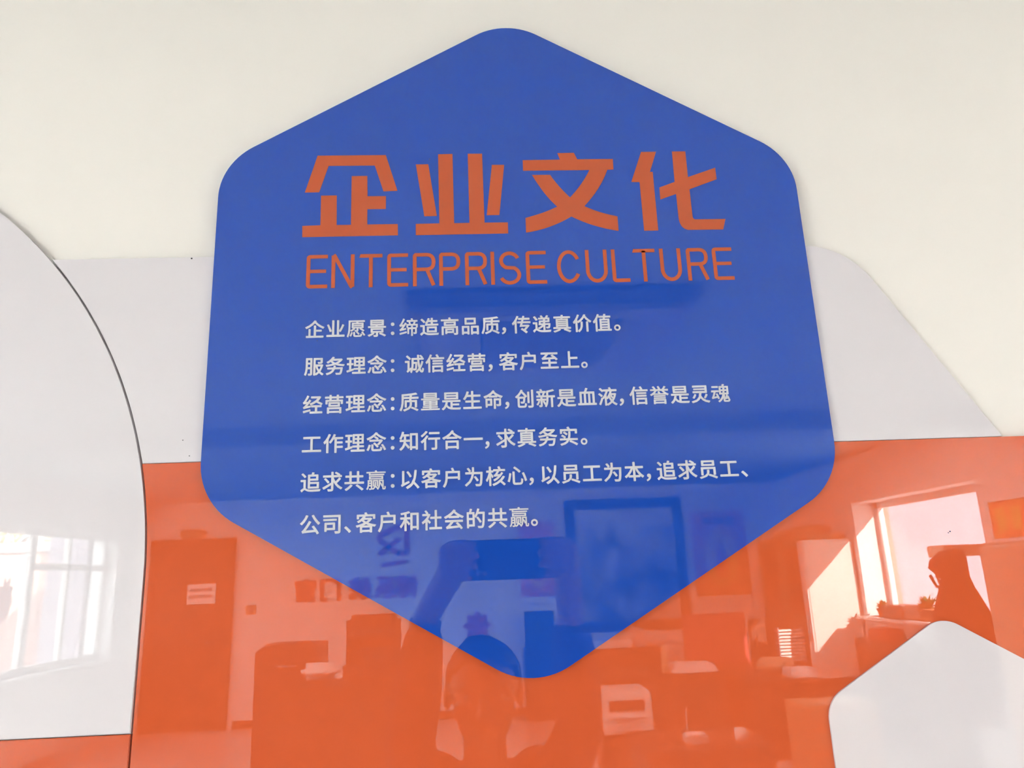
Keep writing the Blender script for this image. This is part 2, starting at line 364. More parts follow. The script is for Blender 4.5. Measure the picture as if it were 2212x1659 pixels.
def L_C(bm, x0, x1): ribbon(bm, ell((x0 + x1) / 2 + 0.0004, (ZB + ZT) / 2, (x1 - x0) / 2 - h, (ZT - ZB) / 2 - h, 30, 330, 36))
def L_U(bm, x0, x1): c = (x0 + x1) / 2; rx = (x1 - x0) / 2 - h; ribbon(bm, [(x0 + h, ZT)] + ell(c, ZB + h + 0.0118, rx, 0.0118, 180, 360, 20) + [(x1 - h, ZT)])
def L_L(bm, x0, x1): ribbon(bm, rnd([(x0 + h, ZT), (x0 + h, ZB + h), (x1, ZB + h)], 0.0022))
FN = {'E': L_E, 'N': L_N, 'T': L_T, 'R': L_R, 'P': L_P, 'I': L_I, 'S': L_S, 'C': L_C, 'U': L_U, 'L': L_L}
WORD = {'first': [('E', -.1767, -.1542), ('N', -.1502, -.1257), ('T', -.1207, -.0960), ('E', -.0909, -.0685), ('R', -.0635, -.0392), ('P', -.0353, -.0125), ('R', -.0074, .0164), ('I', .0202, .0245), ('S', .0288, .0529), ('E', .0585, .0807)],
        'second': [('C', .0918, .1181), ('U', .1236, .1474), ('L', .1522, .1714), ('T', .1758, .2006), ('U', .2056, .2291), ('R', .2352, .2590), ('E', .2641, .2863)]}
for w, lb in (('first', 'orange capitals reading ENTERPRISE'), ('second', 'orange capitals reading CULTURE')):
    bm = B()
    for ch, a, b in WORD[w]: FN[ch](bm, a, b)
    link('title_word', bm, M['ink'], sg, label=lb)
# white lines
EM, ADV = 0.0205, 0.02155
LINES = [(0.2497, [('企业愿景', -.1762), ('缔造高品质', -.0784), ('传递真价值', .0406)], [('：', -.0850), ('，', .0273), ('。', .1489)]),
 (0.2094, [('服务理念', -.1759), ('诚信经营', -.0728), ('客户至上', .0251)], [('：', -.0850), ('，', .0117), ('。', .1111)]),
 (0.1688, [('经营理念', -.1761), ('质量是生命', -.0783), ('创新是血液', .0407), ('信誉是灵魂', .1598)], [('：', -.0849), ('，', .0276), ('，', .1468)]),
 (0.1282, [('工作理念', -.1761), ('知行合一', -.0784), ('求真务实', .0192)], [('：', -.0849), ('，', .0059), ('。', .1056)]),
 (0.0898, [('追求共赢', -.1762), ('以客户为核心', -.0784), ('以员工为本', .0622), ('追求员工', .1814)], [('：', -.0848), ('，', .0492), ('，', .1684), ('、', .2680)]),
 (0.0484, [('公司', -.1756), ('客户和社会的共赢', -.1211)], [('、', -.1327), ('。', .0510)])]
NTH = ('first', 'second', 'third', 'fourth', 'fifth', 'sixth')
for i, (base, segs, punct) in enumerate(LINES):
    bm = B()
    for txt, x in segs:
        for n, ch in enumerate(txt): put(bm, ch, x + n * ADV, -0.0002, Z0 + base, EM, weight=0.008 if ch == '赢' else 0.013 if ch in '魂誉缔量愿' else 0.017)
    for ch, x in punct:
        put(bm, ch, x - (0.25 * EM if ch == '：' else 0), -0.0002, Z0 + base, EM)
    link('text_line', bm, M['letter'], sg, label='white Chinese lettering, ' + NTH[i] + ' line')
def speck(parent, x, z, y, r):
    g = B(); prism(g, up([(x + r * math.cos(k * math.pi / 4), z + r * math.sin(k * math.pi / 4) * 0.8) for k in range(8)]), y - 0.0003, y + 0.0002)
    link('dirt_speck', g, M['blackp'], parent)
speck(band, -0.2955, 0.1450, YP, 0.0006)
speck(band, -0.2880, 0.1288, YP, 0.0006)
speck(band, -0.3000, 0.3428, YP, 0.0010)
speck(sg, -0.0441, 0.4555, 0.0, 0.0006)
speck(sg, 0.2351, 0.1599, 0.0, 0.0006)
speck(sg, 0.1661, 0.1641, 0.0, 0.0006)
speck(sg, -0.1633, 0.2452, 0.0, 0.0005)
speck(big, 0.4766, 0.0251, YP - 0.0008, 0.0007)
speck(big, 0.4785, 0.0264, YP - 0.0008, 0.0009)
# small white hexagon, lower right
bm = B(); prism(bm, up(hexa(0.4531, -0.2004, 0.1456, 0.030)), 0.0019, YP - 0.0010); bevel_front(bm, 0.0019, 0.0003)
tag(link('hexagon_plate', bm, M['white']), 'small white hexagon plate on the orange panel at the lower right', 'plate')

# ------------------------------------------------------------------ the room behind the camera (seen in the polished panels)
bm = B(); box(bm, XL - 0.3, XR + 0.35, YB - 0.3, YF + 0.25, -0.15, 0.0); struct('floor', bm, M['floor'])
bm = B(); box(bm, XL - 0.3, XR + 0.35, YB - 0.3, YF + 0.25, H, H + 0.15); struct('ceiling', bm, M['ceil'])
bm = B(); box(bm, XL - 0.3, XR + 0.35, YB - 0.3, YB, 0, H + 0.1); struct('wall_back', bm, M['room'])
def side_wall(name, x0, x1, wins):
    bm = B(); ys = [YB]
    for a, b, z0, z1 in sorted(wins):
        box(bm, x0, x1, ys[-1], a, 0, H); box(bm, x0, x1, a, b, 0, z0); box(bm, x0, x1, a, b, z1, H); ys.append(b)
    box(bm, x0, x1, ys[-1], YF, 0, H); struct(name, bm, M['room'])
side_wall('wall_left', XL - 0.3, XL, [w[1:] for w in WIN.values() if w[0] == 'left'])
side_wall('wall_right', XR, XR + 0.32, [w[1:] for w in WIN.values() if w[0] == 'right'])
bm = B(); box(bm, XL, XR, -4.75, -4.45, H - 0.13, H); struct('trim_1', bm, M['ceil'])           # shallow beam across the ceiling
bm = B(); box(bm, -0.74, XR, YB, YB + 0.10, H - 0.10, H); struct('trim_2', bm, M['room'])        # boxed cornice
for nm, x0, x1 in (('baseboard_back', -3.02, XR),):
    bm = B(); box(bm, x0, x1, YB, YB + 0.015, 0, 0.09, 0.003); struct(nm, bm, M['darkwood'])

def window(k, side, y0, y1, z0, z1, muls, transoms, xf):
    """frame at plane xf; muls: y of uprights; transoms: (ya, yb, z)"""
    f = B(); w = 0.06; d = 0.06
    box(f, xf - d / 2, xf + d / 2, y0, y1, z0, z0 + w, 0.004); box(f, xf - d / 2, xf + d / 2, y0, y1, z1 - w, z1, 0.004)
    box(f, xf - d / 2, xf + d / 2, y0, y0 + w, z0, z1, 0.004); box(f, xf - d / 2, xf + d / 2, y1 - w, y1, z0, z1, 0.004)
    for y, ww in muls: box(f, xf - d / 2, xf + d / 2, y - ww / 2, y + ww / 2, z0, z1, 0.004)
    for ya, yb, z in transoms: box(f, xf - d / 2, xf + d / 2, ya, yb, z - 0.035, z + 0.035, 0.004)
    fr = struct('window_%d' % k, f, M['frame'])
    cuts = [y0] + [m[0] for m in muls] + [y1]
    for a, b in zip(cuts, cuts[1:]):
        g = B(); box(g, xf - 0.004, xf + 0.004, a + 0.02, b - 0.02, z0 + 0.03, z1 - 0.03); link('pane', g, M['glass'], fr)
    g = B()
    if side == 'left': box(g, XL - 0.12, XL + 0.10, y0 - 0.05, y1 + 0.05, z0 - 0.03, z0, 0.006)
    else: box(g, XR - 0.10, XR + 0.25, y0 - 0.05, y1 + 0.05, z0 - 0.03, z0, 0.006)
    link('window_sill', g, M['frame'], fr); return fr
window(1, *WIN[1], [(-7.92, 0.06), (-7.22, 0.10), (-5.6, 0.08), (-4.0, 0.08)], [(-8.75, -7.22, 1.93)], XL - 0.16)
window(2, *WIN[2], [], [], XR + 0.27)

# the brown door with its frame, notice and sign
f = B(); box(f, -4.12, -4.04, YB, YB + 0.05, 0, 2.25, 0.004); box(f, -3.16, -3.08, YB, YB + 0.05, 0, 2.25, 0.004); box(f, -4.12, -3.08, YB, YB + 0.05, 2.17, 2.25, 0.004)
d1 = struct('door_1', f, M['door'])
g = B(); box(g, -4.04, -3.16, YB, YB + 0.03, 0.01, 2.17, 0.003)
for z0, z1 in ((0.2, 0.95), (1.1, 2.0)): box(g, -3.92, -3.28, YB + 0.028, YB + 0.036, z0, z1, 0.006)
leaf = link('door_leaf', g, M['door'], d1)
g = B(); tube(g, [(-3.24, YB + 0.03, 1.0), (-3.24, YB + 0.075, 1.0), (-3.35, YB + 0.075, 1.0)], 0.009); link('door_handle', g, M['steel'], leaf, smooth=True)
nz = thing('paper_notice', 'white paper notice taped to the brown door', 'notice', (-3.465, YB + 0.037, 1.46))
g = B(); box(g, -3.64, -3.29, YB + 0.0365, YB + 0.039, 1.46, 1.70); link('sheet', g, M['paper'], nz)
for r in range(2):
    g = B()
    for c in range(5): box(g, -3.60 + c * 0.056, -3.56 + c * 0.056, YB + 0.039, YB + 0.0395, 1.605 - r * 0.075, 1.645 - r * 0.075)
    link('print_line', g, M['grey'], nz)
bm = B(); box(bm, -3.77, -3.47, YB, YB + 0.05, 2.265, 2.365, 0.008); tag(link('sign_box', bm, M['midwood']), 'small flat sign box on the wall above the brown door', 'sign')
sw = thing('light_switch', 'dark light switch on the white wall beside the brown door', 'switch', (-2.86, YB, 1.31))
g = B(); box(g, -2.92, -2.80, YB, YB + 0.012, 1.31, 1.42, 0.003); link('plate', g, M['midwood'], sw)
g = B(); box(g, -2.895, -2.865, YB + 0.012, YB + 0.017, 1.335, 1.395, 0.002); box(g, -2.855, -2.825, YB + 0.012, YB + 0.017, 1.335, 1.395, 0.002); link('rocker', g, M['grey'], sw)

# company emblem and lettering on the back wall
em = thing('emblem', 'dark line emblem with a slanting roof stroke on the back wall', 'emblem', (-1.10, YB, 1.82))
g = B()
def stroke(g, pts, w):
    for (xa, za), (xb, zb) in zip(pts, pts[1:]):
        v = Vector((xb - xa, zb - za)); n = Vector((-v.y, v.x)).normalized() * w / 2
        prism(g, [(xa + n.x, za + n.y), (xb + n.x, zb + n.y), (xb - n.x, zb - n.y), (xa - n.x, za - n.y)], YB, YB + 0.02)
stroke(g, [(-1.30, 2.16), (-1.22, 2.24), (-0.98, 2.33), (-0.93, 2.33)], 0.07); stroke(g, [(-0.93, 2.36), (-0.93, 1.98), (-1.05, 1.98)], 0.06)
stroke(g, [(-1.27, 2.14), (-1.02, 1.97)], 0.06); stroke(g, [(-1.02, 2.17), (-1.28, 1.97)], 0.06); stroke(g, [(-1.25, 1.84), (-0.93, 1.88)], 0.05)
link('emblem_stroke', g, M['redbox'], em)
for ch, x, lb in (('博', -0.78, 'nearest the photographer'), ('系', -1.05, 'second character'), ('统', -1.37, 'middle character'), ('门', -1.74, 'fourth character'), ('窗', -2.05, 'farthest character, towards the brown door')):
    bm = B(); put(bm, ch, x, YB + 0.012, 1.46, 0.29, 1, 0.035, 0.03)
    tag(link('lettering_character', bm, M['redbox']), 'dark Chinese character %s in the wall lettering, %s' % (ch, lb), 'lettering', 'company lettering on the back wall')
# paper ornament
bm = B(); prism(bm, [(-0.055 + (0.150 + 0.028 * math.cos(8 * a)) * math.cos(a), 1.065 + (0.150 + 0.028 * math.cos(8 * a)) * math.sin(a)) for a in [2 * math.pi * i / 64 for i in range(64)]], YB, YB + 0.012)
tag(link('paper_ornament', bm, M['redbox']), 'dark red scalloped paper ornament on the back wall behind the person', 'ornament')

# framed landscape painting
pt = thing('framed_painting', 'large dark framed misty mountain landscape on the back wall', 'painting', (1.88, YB, 0.93))
g = B()
for a in ((1.11, 2.65, 2.44, 2.57), (1.11, 2.65, 0.93, 1.05), (1.11, 1.23, 1.05, 2.44), (2.53, 2.65, 1.05, 2.44)): box(g, a[0], a[1], YB, YB + 0.05, a[2], a[3], 0.01)
link('frame', g, M['darkwood'], pt)
g = B(); box(g, 1.22, 2.54, YB + 0.005, YB + 0.02, 1.04, 2.45)
link('canvas', g, mat('misty canvas', (0.58, 0.60, 0.57), 0.6, col2=(0.80, 0.80, 0.74), scale=3, stretch=(0.5, 1, 2.5)), pt)
rng = random.Random(3)
for i, (zt, amp, sh) in enumerate(((2.18, 0.14, 0.30), (1.95, 0.22, 0.20), (1.62, 0.26, 0.13), (1.32, 0.12, 0.20))):
    ph = [rng.random() * 6.28 for _ in range(5)]; top = []
    for k in range(61):
        x = 2.53 - 1.30 * k / 60; u = k / 60 * 6.28
        zz = zt + amp * (0.5 * math.sin(u * 1.1 + ph[0]) + 0.3 * math.sin(u * 2.7 + ph[1]) + 0.15 * math.sin(u * 6.1 + ph[2]) + 0.08 * math.sin(u * 13 + ph[3])) * (1 - 0.5 * k / 60 * (i % 2))
        top.append((x, min(2.43, max(1.10, zz))))
    g = B(); prism(g, top + [(1.23, 1.045), (2.53, 1.045)], YB + 0.02, YB + 0.0215 + 0.001 * i)
    link('mountain_ridge', g, mat('ink ridge', (sh * .55, sh * .6, sh * .58), 0.7, col2=(sh * 2.6, sh * 2.6, sh * 2.4), scale=3.2, stretch=(1, 1, 0.8)), pt)

def poster(name, label, x0, x1, z0, z1, header=None):
    p = thing(name, label, 'poster', ((x0 + x1) / 2, YB, z0), 'festive posters on the back wall')
    g = B(); box(g, x0, x1, YB + 0.0015, YB + 0.004, z0, z1); link('sheet', g, M['red'], p)
    w = x1 - x0; hh = z1 - z0; cx = (x0 + x1) / 2
    g = B(); prism(g, [(cx + w * 0.30 * math.cos(a), z0 + hh * 0.45 + hh * 0.34 * math.sin(a)) for a in [2 * math.pi * i / 40 for i in range(40)]], YB + 0.004, YB + 0.005); link('medallion', g, M['gold'], p)
    g = B(); prism(g, [(cx - w * .13, z0 + hh * .2), (cx + w * .13, z0 + hh * .2), (cx + w * .09, z0 + hh * .5), (cx, z0 + hh * .68), (cx - w * .09, z0 + hh * .5)], YB + 0.005, YB + 0.006); link('printed_figure', g, M['redbox'], p)
    if header:
        g = B()
        for i, ch in enumerate(header): put(g, ch, cx + w * 0.30 - i * w * 0.21, YB + 0.0045, z1 - hh * 0.16, w * 0.17, 1, 0.03, 0.01)
        link('header_text', g, M['blackp'], p)
poster('festive_poster', 'red and gold poster with a dark heading right of the mountain painting', 2.76, 3.48, 1.30, 2.37, '接财神')
poster('festive_poster', 'smaller red and gold poster left of the mountain painting', 0.51, 0.97, 1.38, 2.32)

# ceiling air conditioner
ac = thing('ceiling_air_conditioner', 'square grey cassette air conditioner under the ceiling', 'air conditioner', (0.31, -2.34, H - 0.09))
g = B(); box(g, -0.27, 0.90, -2.93, -1.92, H - 0.05, H, 0.02); link('housing', g, M['grey'], ac)
g = B(); box(g, -0.24, 0.87, -2.90, -1.95, H - 0.085, H - 0.05, 0.015); pnl = link('fascia', g, mat('grey fascia', (0.30, 0.31, 0.33), 0.4), ac)
g = B(); box(g, 0.03, 0.60, -2.62, -2.06, H - 0.10, H - 0.085, 0.01)
for i in range(9): box(g, 0.05, 0.58, -2.60 + i * 0.06, -2.575 + i * 0.06, H - 0.106, H - 0.098)
link('intake_grille', g, M['grey'], ac)
for a in ((0.05, 0.58, -2.85, -2.74), (0.05, 0.58, -2.1, -1.99), (-0.19, -0.10, -2.70, -2.14), (0.73, 0.82, -2.70, -2.14)):
    g = B(); box(g, a[0], a[1], a[2], a[3], H - 0.092, H - 0.084, 0.003); link('louvre', g, mat('louvre grey', (0.36, 0.37, 0.39), 0.4), ac)

# fill lights added to brighten the room: two panels beside the air conditioner, three battens tucked behind the beam
def emit(name, col, e):
    m = mat(name, (0.8, 0.8, 0.8)); p = m.node_tree.nodes['Principled BSDF']
    p.inputs['Emission Color'].default_value = (*col, 1); p.inputs['Emission Strength'].default_value = e; return m
LP = emit('fill panel glow', (1.0, 0.97, 0.93), 88); LB = emit('fill batten glow', (1.0, 0.97, 0.93), 175)
def added_light(label, x0, x1, y0, y1, m, group):
    t = thing('added_light', label, 'ceiling light', ((x0 + x1) / 2, (y0 + y1) / 2, H - 0.045), group)
    g = B(); w = 0.02
    for a in ((x0, x1, y0, y0 + w), (x0, x1, y1 - w, y1), (x0, x0 + w, y0 + w, y1 - w), (x1 - w, x1, y0 + w, y1 - w)): box(g, *a, H - 0.045, H)
    link('fill_frame', g, M['frame'], t)
    g = B(); v = [g.verts.new(p) for p in ((x0 + w, y0 + w, H - 0.035), (x0 + w, y1 - w, H - 0.035), (x1 - w, y1 - w, H - 0.035), (x1 - w, y0 + w, H - 0.035))]; g.faces.new(v)
    box(g, x0 + w, x1 - w, y0 + w, y1 - w, H - 0.034, H - 0.002); link('diffuser', g, m, t)
added_light('added square fill light on the left, over the space before the sign', -2.95, -2.35, -2.3, -1.7, LP, 'added fill lights')
added_light('added square fill light on the right, over the wardrobe side before the sign', 2.55, 3.15, -2.3, -1.7, LP, 'added fill lights')
for x, lb in ((-2.6, 'left'), (-0.1, 'middle'), (2.4, 'right')):
    added_light('added narrow fill light behind the beam, %s one' % lb, x - 0.6, x + 0.6, -5.05, -4.85, LB, 'added fill lights')

# dark desk on the left with a high-backed chair and a filing cabinet behind it
def desk(label, x0, x1, y0, y1, top, m='darkwood', group=None, modesty=True):
    t = thing('office_desk', label, 'desk', ((x0 + x1) / 2, (y0 + y1) / 2, 0), group)
    g = B(); box(g, x0, x1, y0, y1, top - 0.035, top, 0.006); link('desktop', g, M[m], t)
    for xa in (x0 + 0.02, x1 - 0.42):
        g = B(); box(g, xa, xa + 0.40, y0 + 0.04, y1 - 0.03, 0.0, top - 0.036, 0.004); ped = link('pedestal', g, M[m], t)
        for k in range(3):
            q = B(); box(q, xa + 0.02, xa + 0.38, y0 + 0.025, y0 + 0.045, 0.06 + k * (top - 0.12) / 3, 0.04 + (k + 1) * (top - 0.12) / 3, 0.004); link('drawer_front', q, M[m], ped)
    if modesty:
        g = B(); box(g, x0 + 0.42, x1 - 0.42, y1 - 0.06, y1 - 0.035, 0.08, top - 0.036); link('modesty_panel', g, M[m], t)
    return t
desk('dark wooden desk on the left, in front of the high-backed chair', -1.74, -0.66, -6.22, -5.70, 0.85)
def exec_chair(label, x, y, rz, top, group=None):
    t = thing('office_chair', label, 'chair', (x, y, 0), group)
    g = B(); box(g, x - 0.26, x + 0.26, y - 0.25, y + 0.25, 0.42, 0.53, 0.045, seg=3); link('seat', g, M['black'], t, True)
    g = B(); box(g, x - 0.26, x + 0.26, y - 0.34, y - 0.22, 0.50, top, 0.05, seg=3)
    for k in range(3): box(g, x - 0.22, x + 0.22, y - 0.24, y - 0.185, 0.56 + k * (top - 0.6) / 3, 0.52 + (k + 1) * (top - 0.6) / 3, 0.025, seg=2)
    link('backrest', g, M['black'], t, True)
    for s in (-1, 1):
        g = B(); tube(g, [(x + s * 0.27, y - 0.24, 0.50), (x + s * 0.30, y - 0.20, 0.68), (x + s * 0.30, y + 0.16, 0.69), (x + s * 0.27, y + 0.16, 0.48)], 0.022); link('armrest', g, M['blackp'], t, True)
    g = B(); lathe(g, [(0.03, 0.1), (0.03, 0.42)], x, y, 14); link('gas_column', g, M['steel'], t, True)
    for k in range(5):
        a = k * 2 * math.pi / 5 + 0.3; g = B(); tube(g, [(x, y, 0.12), (x + 0.28 * math.cos(a), y + 0.28 * math.sin(a), 0.08)], [0.03, 0.02]); lg = link('base_arm', g, M['blackp'], t, True)
        g = B(); ball(g, (x + 0.28 * math.cos(a), y + 0.28 * math.sin(a), 0.035), 0.035, sub=2); link('castor', g, M['blackp'], lg, True)
    t.rotation_euler = (0, 0, rz); return t
ch = exec_chair('black high-backed office chair behind the left desk', -1.04, -6.56, 0.0, 1.345)
fc = thing('filing_cabinet', 'black filing cabinet with drawers behind the left end of the left desk', 'cabinet', (-1.74, -6.60, 0))
g = B(); prism(g, [(-2.02, 0), (-1.47, 0), (-1.47, 1.12), (-1.95, 1.12), (-2.02, 1.07)], -6.85, -6.36); link('carcass', g, M['blackp'], fc)
for k in range(3):
    g = B(); box(g, -1.98, -1.50, -6.36, -6.345, 0.05 + k * 0.34, 0.36 + k * 0.34, 0.006); dw = link('drawer', g, M['blackp'], fc)
    q = B(); tube(q, [(-1.82, -6.335, 0.27 + k * 0.34), (-1.66, -6.335, 0.27 + k * 0.34)], 0.007); link('handle', q, M['grey'], dw, True)
bm = B(); box(bm, -1.95, -1.62, -6.72, -6.45, 1.12, 1.135, 0.003, 0.2); tag(link('clipboard', bm, M['blackp']), 'thin black clipboard lying on top of the black filing cabinet', 'clipboard')
# bag on the desk
bm = B(); box(bm, -1.53, -1.21, -6.12, -5.92, 0.87, 1.0, 0.05, seg=3); lump(bm, 3, 0.02, 6)
tag(link('paper_bag', bm, M['lgrey'], smooth=True), 'crumpled pale bag lying on the left desk', 'bag')
mo = thing('computer_monitor', 'black monitor seen from behind on the left desk', 'monitor', (-0.93, -5.90, 0.851))
g = B(); box(g, -1.16, -0.74, -5.89, -5.85, 0.87, 0.99, 0.012); link('screen_housing', g, M['blackp'], mo)
g = B(); box(g, -1.02, -0.84, -5.98, -5.82, 0.851, 0.862, 0.005); tube(g, [(-0.93, -5.90, 0.89), (-0.93, -5.88, 0.93)], 0.02); link('stand', g, M['blackp'], mo)

# credenza, papers and small screen near the back wall
cz = thing('credenza', 'dark low cabinet under the mountain painting', 'cabinet', (1.62, -8.35, 0))
g = B(); box(g, 1.2, 2.04, -8.70, -8.20, 0.04, 0.80, 0.006); link('carcass', g, M['darkwood'], cz)
for xa in (1.22, 1.63):
    g = B(); box(g, xa, xa + 0.39, -8.20, -8.18, 0.08, 0.77, 0.005); dd = link('cabinet_door', g, M['darkwood'], cz)
    q = B(); tube(q, [(xa + 0.33, -8.175, 0.40), (xa + 0.33, -8.165, 0.52)], 0.006); link('handle', q, M['steel'], dd, True)
bm = B()
for i in range(9): box(bm, 1.25 + rng.uniform(-.01, .01), 1.72 + rng.uniform(-.01, .01), -8.55, -8.24, 0.80 + i * 0.010, 0.809 + i * 0.010)
tag(link('paper_stack', bm, M['paper']), 'loose pile of white papers on the low cabinet under the painting', 'papers')
bm = B()
for i in range(12): box(bm, 1.75 + i * 0.012, 1.758 + i * 0.012, -8.5, -8.25, 0.80, 1.03 - 0.004 * i)
tag(link('file_folders', bm, M['lgrey']), 'row of thin pale folders upright on the low cabinet', 'folders')
ta = thing('table_screen', 'small dark framed screen on a black cabinet, seen between the raised arms', 'screen', (0.69, -8.75, 0.78))
g = B(); box(g, 0.52, 0.88, -8.79, -8.75, 0.80, 1.22, 0.01); link('bezel', g, M['blackp'], ta)
g = B(); box(g, 0.56, 0.84, -8.75, -8.745, 0.86, 1.18); link('display', g, mat('dark display', (0.02, 0.05, 0.08), 0.2), ta)
g = B(); box(g, 0.60, 0.80, -8.82, -8.70, 0.78, 0.80, 0.004); link('foot', g, M['blackp'], ta)
bm = B(); box(bm, 0.50, 0.92, -9.03, -8.60, 0, 0.78, 0.008)
for k in range(3): box(bm, 0.52, 0.90, -8.60, -8.585, 0.04 + k * 0.245, 0.27 + k * 0.245, 0.004)
tag(link('drawer_cabinet', bm, M['blackp']), 'black drawer cabinet under the small dark screen', 'cabinet')

# work desks on the right
desk('dark desk on the right with a pale printer shelf below its edge', 1.02, 2.30, -7.35, -6.60, 0.70)
pr = thing('printer', 'pale grey printer with a dark paper slot standing before the right desk', 'printer', (1.22, -6.28, 0))
g = B(); box(g, 1.0, 1.44, -6.50, -6.08, 0.0, 0.30, 0.01); link('stand', g, M['darkwood'], pr)
g = B(); box(g, 1.0, 1.44, -6.50, -6.06, 0.31, 0.65, 0.02); bd = link('printer_body', g, M['lgrey'], pr)
g = B(); box(g, 1.07, 1.37, -6.065, -6.05, 0.50, 0.58); link('paper_slot', g, M['blackp'], bd)
g = B(); box(g, 1.09, 1.35, -6.06, -5.93, 0.46, 0.475, 0.004); link('output_tray', g, M['lgrey'], bd)
desk('dark desk at the far right carrying the red board and papers', 2.35, 3.30, -7.55, -6.20, 0.66)
bm = B(); box(bm, 2.17, 2.86, -7.67, -7.63, 0.69, 1.17, 0.008); box(bm, 2.17, 2.86, -7.66, -7.60, 0.0, 0.69, 0.004)
tag(link('partition_screen', bm, M['redbox']), 'dull red partition screen at the back of the right desks', 'screen')
bm = B(); box(bm, 2.90, 3.22, -7.68, -7.60, 0.66, 1.09, 0.008); box(bm, 2.88, 3.24, -7.72, -7.56, 0, 0.66, 0.004)
tag(link('partition_screen', bm, M['darkwood']), 'dark brown partition screen between the red one and the glass cabinet', 'screen')
bt = thing('bottle', 'tall bottle with a pale label standing on the right desk', 'bottle', (1.735, -6.75, 0.70))
g = B(); lathe(g, [(0.035, 0.70), (0.037, 0.71), (0.037, 0.85), (0.030, 0.89), (0.013, 0.92), (0.013, 0.955)], 1.735, -6.75); link('bottle_body', g, M['midwood'], bt, True)
g = B(); lathe(g, [(0.015, 0.955), (0.015, 0.975)], 1.735, -6.75); link('cap', g, M['blackp'], bt, True)
bm = B()
for i in range(6): box(bm, 1.80 + i * 0.004, 2.22 - i * 0.006, -6.95, -6.66, 0.70 + i * 0.012, 0.711 + i * 0.012)
tag(link('paper_stack', bm, M['paper']), 'pile of papers on the right desk beside the bottle', 'papers')
bm = B(); tube(bm, [(2.66, -6.65, 0.74), (2.86, -6.60, 0.74)], 0.07, 16); tag(link('paper_roll', bm, M['card'], smooth=True), 'short brown roll on the far right desk', 'roll')
bm = B(); box(bm, 2.78, 3.02, -6.52, -6.30, 0.66, 0.672); box(bm, 2.78, 2.79, -6.52, -6.30, 0.66, 0.73); box(bm, 3.01, 3.02, -6.52, -6.30, 0.66, 0.73); box(bm, 2.78, 3.02, -6.52, -6.51, 0.66, 0.73); box(bm, 2.80, 3.0, -6.5, -6.32, 0.672, 0.715)
tag(link('paper_tray', bm, M['paper']), 'white letter tray with papers at the front of the far right desk', 'tray')
lv = thing('slatted_rack', 'white slatted rack leaning beside the glass cabinet', 'rack', (3.22, -7.32, 0.66))
g = B()
for i in range(10): box(g, 3.08, 3.345, -7.36 + 0.004 * i, -7.33 + 0.004 * i, 0.68 + i * 0.033, 0.700 + i * 0.033, 0.002)
link('slat_panel', g, M['frame'], lv)
for xa in (3.07, 3.335):
    g = B(); box(g, xa, xa + 0.015, -7.38, -7.28, 0.66, 1.02, 0.003); link('side_rail', g, M['grey'], lv)
dk = desk('near dark desk with a low back panel, close behind the person on the right', 1.0, 1.84, -4.95, -4.25, 0.55)
ro = thing('router', 'white box with a thin upright antenna on the near dark desk', 'router', (1.37, -4.45, 0.55))
g = B(); box(g, 1.30, 1.44, -4.53, -4.40, 0.55, 0.61, 0.01); link('router_body', g, M['lgrey'], ro)
g = B(); tube(g, [(1.33, -4.50, 0.60), (1.33, -4.50, 0.76)], [0.005, 0.003]); link('antenna', g, M['lgrey'], ro, True)
cu = thing('cup', 'small pale cup on the near dark desk', 'cup', (1.66, -4.45, 0.55))
g = B(); lathe(g, [(0.025, 0.55), (0.034, 0.56), (0.036, 0.63), (0.032, 0.63), (0.028, 0.57)], 1.66, -4.45); link('bowl', g, M['paper'], cu, True)
g = B(); tube(g, [(1.692, -4.45, 0.615), (1.715, -4.45, 0.60), (1.71, -4.45, 0.575), (1.69, -4.45, 0.57)], 0.005); link('handle', g, M['paper'], cu, True)
du = thing('drawer_unit', 'pale drawer unit below the window on the right', 'drawers', (2.85, -5.75, 0))
g = B(); box(g, 2.55, 3.15, -5.95, -5.55, 0, 0.55, 0.008); link('carcass', g, M['midwood'], du)
for k in range(3):
    g = B(); box(g, 2.57, 3.13, -5.55, -5.53, 0.03 + k * 0.175, 0.19 + k * 0.175, 0.004); dw = link('drawer', g, M['midwood'], du)
    q = B(); tube(q, [(2.78, -5.525, 0.12 + k * 0.175), (2.92, -5.525, 0.12 + k * 0.175)], 0.006); link('handle', q, M['steel'], dw, True)

# glass-door cabinet on the right wall, white tall cabinet beside the window
gc = thing('glass_cabinet', 'tall cabinet with two dark glass doors against the right wall', 'cabinet', (3.68, -7.9, 0))
g = B(); box(g, 3.47, 3.89, -8.60, -7.20, 0, 1.95, 0.006); link('carcass', g, M['midwood'], gc)
for ya in (-8.58, -7.88):
    g = B(); x0 = 3.445
    for a in ((ya, ya + 0.07, 1.05, 1.92), (ya + 0.59, ya + 0.66, 1.05, 1.92), (ya, ya + 0.66, 1.84, 1.92), (ya, ya + 0.66, 1.05, 1.13)): box(g, x0, 3.47, a[0], a[1], a[2], a[3], 0.003)
    dd = link('cabinet_door', g, M['midwood'], gc)
    g = B(); box(g, 3.452, 3.46, ya + 0.06, ya + 0.60, 1.12, 1.85); link('door_glass', g, M['darkwood'], dd)
    g = B(); box(g, x0, 3.47, ya, ya + 0.66, 0.06, 0.98, 0.004); link('lower_door', g, M['midwood'], gc)
bm = B(); box(bm, 3.50, 3.85, -8.2, -7.85, 1.95, 2.03, 0.006); box(bm, 3.55, 3.80, -7.75, -7.5, 1.95, 2.06, 0.006)
tag(link('storage_box', bm, M['card']), 'flat brown boxes lying on top of the glass cabinet', 'box')
wc = thing('tall_cabinet', 'tall white cabinet with a sunlit side standing just past the right window', 'cabinet', (3.62, -7.12, 0))
